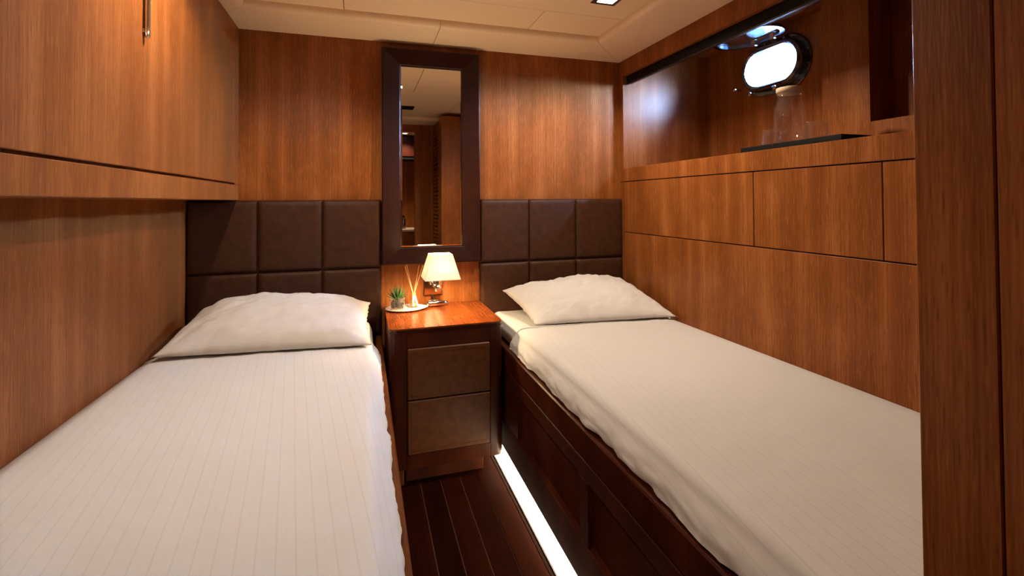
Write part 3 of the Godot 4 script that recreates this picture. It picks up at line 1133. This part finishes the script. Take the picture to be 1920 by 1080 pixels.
# ==================================================================== light strip under the right berth
func build_led() -> void:
	var z0 := 0.08
	var z1 := WARD_Z - 0.01
	var t := thing("led_strip", Vector3(0.62, 0.0, 1.0), "glowing white light strip along the floor under the right hand berth", "light strip")
	boxed("channel", M.steel, t, Vector3(0.576, 0.0005, z0), Vector3(0.5815, 0.004, z1), 0.0008)
	var st := nst()
	prism(st, Vector3(0, 0.0006, z0), Vector3.RIGHT, Vector3.UP, Vector3.BACK * (z1 - z0), [Vector2(0.582, 0.0), Vector2(0.66, 0.0), Vector2(0.66, 0.028), Vector2(0.65, 0.028), Vector2(0.582, 0.0035)])
	commit(st, "diffuser", glow(Color(1.0, 0.93, 0.82), 1.7), t)
	var l := AreaLight3D.new()
	l.name = "lamp"
	l.area_size = Vector2(z1 - z0, 0.04)
	l.position = Vector3(0.63 - 0.62, 0.045, (z0 + z1) * 0.5 - 1.0)
	var n := Vector3(-0.9, -0.43, 0.0).normalized()     # light leaves along -z of the node
	l.basis = Basis(Vector3.BACK, n.cross(Vector3.BACK) * -1.0, -n).orthonormalized()
	l.light_color = Color(1.0, 0.9, 0.75)
	l.light_energy = 0.6
	l.shadow_enabled = true
	t.add_child(l)


# ==================================================================== wall lamp
func build_lamp() -> void:
	var t := thing("wall_lamp", Vector3(0.345, 0.70, 0.0), "chrome wall lamp with lit white tapered shade above the bedside cabinet", "lamp")
	boxed("back_plate", M.chrome, t, Vector3(0.294, 0.702, 0.0005), Vector3(0.39, 0.805, 0.016), 0.003)
	var cx := 0.342
	var cz := 0.257
	var st := nst(true)
	tube(st, [Vector3(0.345, 0.752, 0.016), Vector3(0.345, 0.753, 0.06), Vector3(0.352, 0.757, 0.12), Vector3(0.356, 0.765, 0.19), Vector3(0.348, 0.782, 0.243), Vector3(cx, 0.8, cz), Vector3(cx, 0.822, cz)], 0.0075, 12)
	commit(st, "arm", M.chrome, t)
	st = nst(true)
	lathe(st, Vector3(0.352, 0.757, 0.12), [Vector2(0, -0.02), Vector2(0.016, -0.018), Vector2(0.018, 0.0), Vector2(0.012, 0.016), Vector2(0.0, 0.018)], 16)
	commit(st, "knuckle", M.chrome, t)
	st = nst(true)
	lathe(st, Vector3(cx, 0.818, cz), [Vector2(0, 0), Vector2(0.014, 0.0), Vector2(0.015, 0.028), Vector2(0.0, 0.028)], 16)
	commit(st, "socket", M.white, t)
	# shade: open square pyramid
	var sh := mat(Color8(250, 246, 238), 0.8)
	sh.backlight_enabled = true
	sh.backlight = Color(0.5, 0.49, 0.465)
	st = nst()
	var y0 := 0.826
	var y1 := 0.938
	var b := [Vector3(cx - 0.081, y0, cz - 0.083), Vector3(cx + 0.081, y0, cz - 0.083), Vector3(cx + 0.081, y0, cz + 0.083), Vector3(cx - 0.081, y0, cz + 0.083)]
	var u := [Vector3(cx - 0.05, y1, cz - 0.05), Vector3(cx + 0.05, y1, cz - 0.05), Vector3(cx + 0.05, y1, cz + 0.05), Vector3(cx - 0.05, y1, cz + 0.05)]
	var c := Vector3(cx, (y0 + y1) / 2, cz)
	for k in 4:
		var n := (k + 1) % 4
		var f: Vector3 = (b[k] + b[n]) * 0.5 - Vector3(cx, y0, cz)
		poly(st, [b[k], b[n], u[n], u[k]], f)
		# inner face 1.5 mm inside
		var s := 1.0 - 0.0015 / 0.06
		poly(st, [in_of(b[k], c, s), in_of(b[n], c, s), in_of(u[n], c, s), in_of(u[k], c, s)], -f)
		poly(st, [b[k], b[n], in_of(b[n], c, s), in_of(b[k], c, s)], Vector3.DOWN)
		poly(st, [u[k], u[n], in_of(u[n], c, s), in_of(u[k], c, s)], Vector3.UP)
	commit(st, "lamp_shade", sh, t, "white tapered square shade")
	var bulb := nst(true)
	lathe(bulb, Vector3(cx, 0.846, cz), [Vector2(0.009, 0), Vector2(0.014, 0.01), Vector2(0.021, 0.024), Vector2(0.02, 0.037), Vector2(0.012, 0.047), Vector2(0.0, 0.05)], 16)
	commit(bulb, "bulb", glow(Color(1.0, 0.86, 0.66), 12.0), t)
	var l := OmniLight3D.new()
	l.name = "lamp"
	l.position = Vector3(cx, 0.871, cz) - org
	l.light_color = Color(1.0, 0.86, 0.66)
	l.light_energy = 0.28
	l.light_size = 0.018
	l.omni_range = 6.0
	l.omni_attenuation = 2.0
	l.shadow_enabled = true
	t.add_child(l)
	# small flexible reading light under the plate
	st = nst(true)
	tube(st, [Vector3(0.336, 0.703, 0.01), Vector3(0.337, 0.695, 0.016), Vector3(0.339, 0.685, 0.03), Vector3(0.342, 0.679, 0.05), Vector3(0.342, 0.677, 0.07)], 0.005, 10)
	commit(st, "flexible_arm", M.bronze, t)
	st = nst(true)
	lathe(st, Vector3(0.300, 0.6735, 0.085), [Vector2(0.0, 0.0), Vector2(0.013, 0.001), Vector2(0.015, 0.012), Vector2(0.0155, 0.07), Vector2(0.011, 0.078), Vector2(0.0105, 0.105), Vector2(0, 0.107)], 18, Vector3.RIGHT)
	commit(st, "reading_head", M.chrome, t, "small chrome reading head")
	st = nst(true)
	lathe(st, Vector3(0.33, 0.677, 0.072), [Vector2(0, -0.012), Vector2(0.012, -0.01), Vector2(0.014, 0.004), Vector2(0.009, 0.012), Vector2(0, 0.013)], 14)
	commit(st, "swivel", M.bronze, t)


func in_of(p: Vector3, c: Vector3, s: float) -> Vector3:
	return Vector3(c.x + (p.x - c.x) * s, p.y, c.z + (p.z - c.z) * s)


# ==================================================================== things on the bedside cabinet
func build_nightstand_things() -> void:
	var top := 0.6562
	# oval white dish
	var c := Vector3(0.196, top, 0.10)
	var t := thing("dish", c, "oval white dish holding the plant and the diffuser on the bedside cabinet", "dish")
	var st := nst(true)
	var prof := [Vector2(0.0, 0.0), Vector2(0.72, 0.0), Vector2(0.93, 0.004), Vector2(1.0, 0.0085), Vector2(0.985, 0.0105), Vector2(0.92, 0.0075), Vector2(0.7, 0.0045), Vector2(0.0, 0.004)]
	var g := []
	for p in prof:
		var row := []
		for k in 41:
			var a := TAU * k / 40.0
			var rx := 0.097 + (0.012 * pow(maxf(0.0, cos(a)), 14.0))
			row.append(c + Vector3(cos(a) * rx * p.x, p.y + 0.0003, sin(a) * 0.078 * p.x))
		g.append(row)
	sheet(st, g, true)
	commit(st, "body", M.white, t)
	# succulent in a clear glass
	var pc := Vector3(0.156, top + 0.0052, 0.115)
	t = thing("potted_succulent", pc, "small green spiky succulent in a clear glass pot on the white dish", "plant")
	st = nst(true)
	lathe(st, pc, [Vector2(0.0, 0.0), Vector2(0.032, 0.0), Vector2(0.035, 0.004), Vector2(0.0365, 0.062), Vector2(0.0345, 0.062), Vector2(0.033, 0.006), Vector2(0.0, 0.006)], 28)
	commit(st, "pot", glass(0.02, Color(0.7, 0.7, 0.7)), t, "clear glass pot")
	st = nst()
	for k in 90:
		var a := rng.randf() * TAU
		var r := 0.029 * sqrt(rng.randf())
		var q := pc + Vector3(cos(a) * r, 0.010 + rng.randf() * 0.03, sin(a) * r)
		var h := Vector3(0.0045, 0.004, 0.0045) * (0.7 + rng.randf() * 0.6)
		box(st, q - h, q + h, 0.002)
	var peb := commit(st, "pebbles", mat(Color8(70, 50, 34), 0.9), t, "dark gravel")
	peb.set_meta("kind", "stuff")
	var leafm := mat(Color8(62, 98, 40), 0.5)
	var leafd := mat(Color8(40, 74, 30), 0.5)
	for k in 26:
		var a := TAU * k * 0.381966
		var f := float(k) / 25.0
		var tilt := lerpf(0.16, 1.05, f)
		var ln := lerpf(0.078, 0.062, f)
		var base := pc + Vector3(cos(a) * 0.006, 0.046, sin(a) * 0.006)
		var d := Vector3(cos(a) * sin(tilt), cos(tilt), sin(a) * sin(tilt))
		var side := Vector3(-sin(a), 0, cos(a))
		var nrm := d.cross(side)
		st = nst(true)
		var rows := []
		for q in 6:
			var s := q / 5.0
			var wd := 0.0062 * (1.0 - pow(s, 1.6)) + 0.0003
			var cp := base + d * ln * s + Vector3.DOWN * 0.012 * s * s * f
			rows.append([cp - side * wd, cp + nrm * wd * 0.55, cp + side * wd, cp - nrm * wd * 0.55, cp - side * wd])
		sheet(st, rows, true)
		commit(st, "leaf", leafm if k % 3 else leafd, t)
	# reed diffuser
	var dc := Vector3(0.236, top + 0.0052, 0.075)
	t = thing("reed_diffuser", dc, "conical glass reed diffuser with four pale sticks on the white dish", "diffuser")
	st = nst(true)
	lathe(st, dc, [Vector2(0, 0), Vector2(0.024, 0), Vector2(0.0255, 0.004), Vector2(0.0085, 0.058), Vector2(0.0085, 0.07), Vector2(0.011, 0.073), Vector2(0.0075, 0.073), Vector2(0.0065, 0.058), Vector2(0.0235, 0.005), Vector2(0, 0.004)], 24)
	commit(st, "bottle", glass(0.03, Color(0.9, 0.85, 0.75)), t, "clear conical flask")
	st = nst(true)
	lathe(st, dc, [Vector2(0, 0.0045), Vector2(0.0228, 0.0055), Vector2(0.0175, 0.022), Vector2(0, 0.0222)], 20)
	commit(st, "oil", mat(Color8(196, 140, 70), 0.15), t, "amber oil")
	st = nst(true)
	lathe(st, dc, [Vector2(0.0098, 0.056), Vector2(0.0105, 0.059), Vector2(0.0105, 0.067), Vector2(0.0098, 0.07)], 18)
	commit(st, "collar", mat(Color8(205, 170, 110), 0.5), t)
	for k in 2:
		st = nst()
		var ang := -0.5 + k * 1.1
		var o := dc + Vector3(0.008 * cos(ang + 1.2), 0.058, 0.008 * sin(ang + 1.2))
		var dv := Vector3(0.014 * cos(ang + 1.0), -0.05, 0.016)
		var sd := Vector3(0.004, 0, -0.001)
		poly(st, [o - sd, o + sd, o + sd + dv, o - sd + dv], Vector3.BACK)
		poly(st, [o - sd - Vector3(0, 0, 0.0006), o + sd - Vector3(0, 0, 0.0006), o + sd + dv - Vector3(0, 0, 0.0006), o - sd + dv - Vector3(0, 0, 0.0006)], Vector3.FORWARD)
		commit(st, "ribbon", M.white, t)
	var tips := [Vector3(-0.043, 0.205, 0.02), Vector3(-0.033, 0.208, -0.012), Vector3(0.026, 0.205, 0.015), Vector3(0.045, 0.203, 0.0)]
	for q in tips:
		st = nst(true)
		tube(st, [dc + Vector3(-q.x * 0.28, 0.012, -q.z * 0.4), dc + q], 0.0017, 7)
		commit(st, "stick", mat(Color8(222, 176, 116), 0.7), t)


# ==================================================================== things on the niche shelf
func build_niche_things() -> void:
	var y := SHELF + 0.0006
	var t := thing("serving_tray", Vector3(1.60, y, 1.15), "black serving tray with raised rim on the niche shelf", "tray")
	boxed("base", M.black, t, Vector3(1.443, y, 0.94), Vector3(1.74, y + 0.005, 1.365), 0.001)
	var rims := [[Vector3(1.443, 0.004, 0.94), Vector3(1.449, 0.019, 1.365)], [Vector3(1.734, 0.004, 0.94), Vector3(1.74, 0.019, 1.365)], [Vector3(1.449, 0.004, 0.94), Vector3(1.734, 0.019, 0.946)], [Vector3(1.449, 0.004, 1.359), Vector3(1.734, 0.019, 1.365)]]
	for r in rims:
		boxed("rim", M.black, t, r[0] + Vector3(0, y, 0), r[1] + Vector3(0, y, 0), 0.0015)
	boxed("clip", M.steel, t, Vector3(1.4415, y + 0.001, 1.099), Vector3(1.443, y + 0.018, 1.102))
	# carafe
	var ty := y + 0.0055
	var gl := glass(0.015, Color(0.7, 0.74, 0.8))
	var c := Vector3(1.58, ty, 1.046)
	t = thing("carafe", c, "clear glass carafe with pale cork lid on the black tray", "carafe")
	var st := nst(true)
	lathe(st, c, [Vector2(0, 0), Vector2(0.052, 0), Vector2(0.056, 0.006), Vector2(0.057, 0.13), Vector2(0.053, 0.16), Vector2(0.044, 0.185), Vector2(0.042, 0.2), Vector2(0.0445, 0.222), Vector2(0.042, 0.222), Vector2(0.039, 0.2), Vector2(0.041, 0.185), Vector2(0.05, 0.158), Vector2(0.054, 0.13), Vector2(0.053, 0.008), Vector2(0, 0.008)], 32)
	commit(st, "glass_body", gl, t)
	st = nst(true)
	lathe(st, c, [Vector2(0, 0.216), Vector2(0.038, 0.216), Vector2(0.039, 0.2225), Vector2(0.0445, 0.2235), Vector2(0.0445, 0.238), Vector2(0.043, 0.24), Vector2(0, 0.24)], 28)
	commit(st, "lid", mat(Color8(205, 180, 150), 0.7), t, "pale cork lid")
	for q in [[Vector3(1.58, ty, 0.925), "upturned glass tumbler on the black tray, on the head wall side of the carafe"], [Vector3(1.58, ty, 1.165), "upturned glass tumbler on the black tray, on the pilaster side of the carafe"]]:
		var p: Vector3 = q[0]
		t = thing("tumbler", p, q[1], "glass", "tumblers on the tray")
		if p.z < 0.95:
			p.z = 0.96
			t.position = p
			org = p
		st = nst(true)
		lathe(st, p, [Vector2(0.042, 0), Vector2(0.040, 0), Vector2(0.034, 0.082), Vector2(0, 0.083), Vector2(0, 0.09), Vector2(0.034, 0.09), Vector2(0.0365, 0.086), Vector2(0.042, 0)], 28)
		commit(st, "glass_body", gl, t)
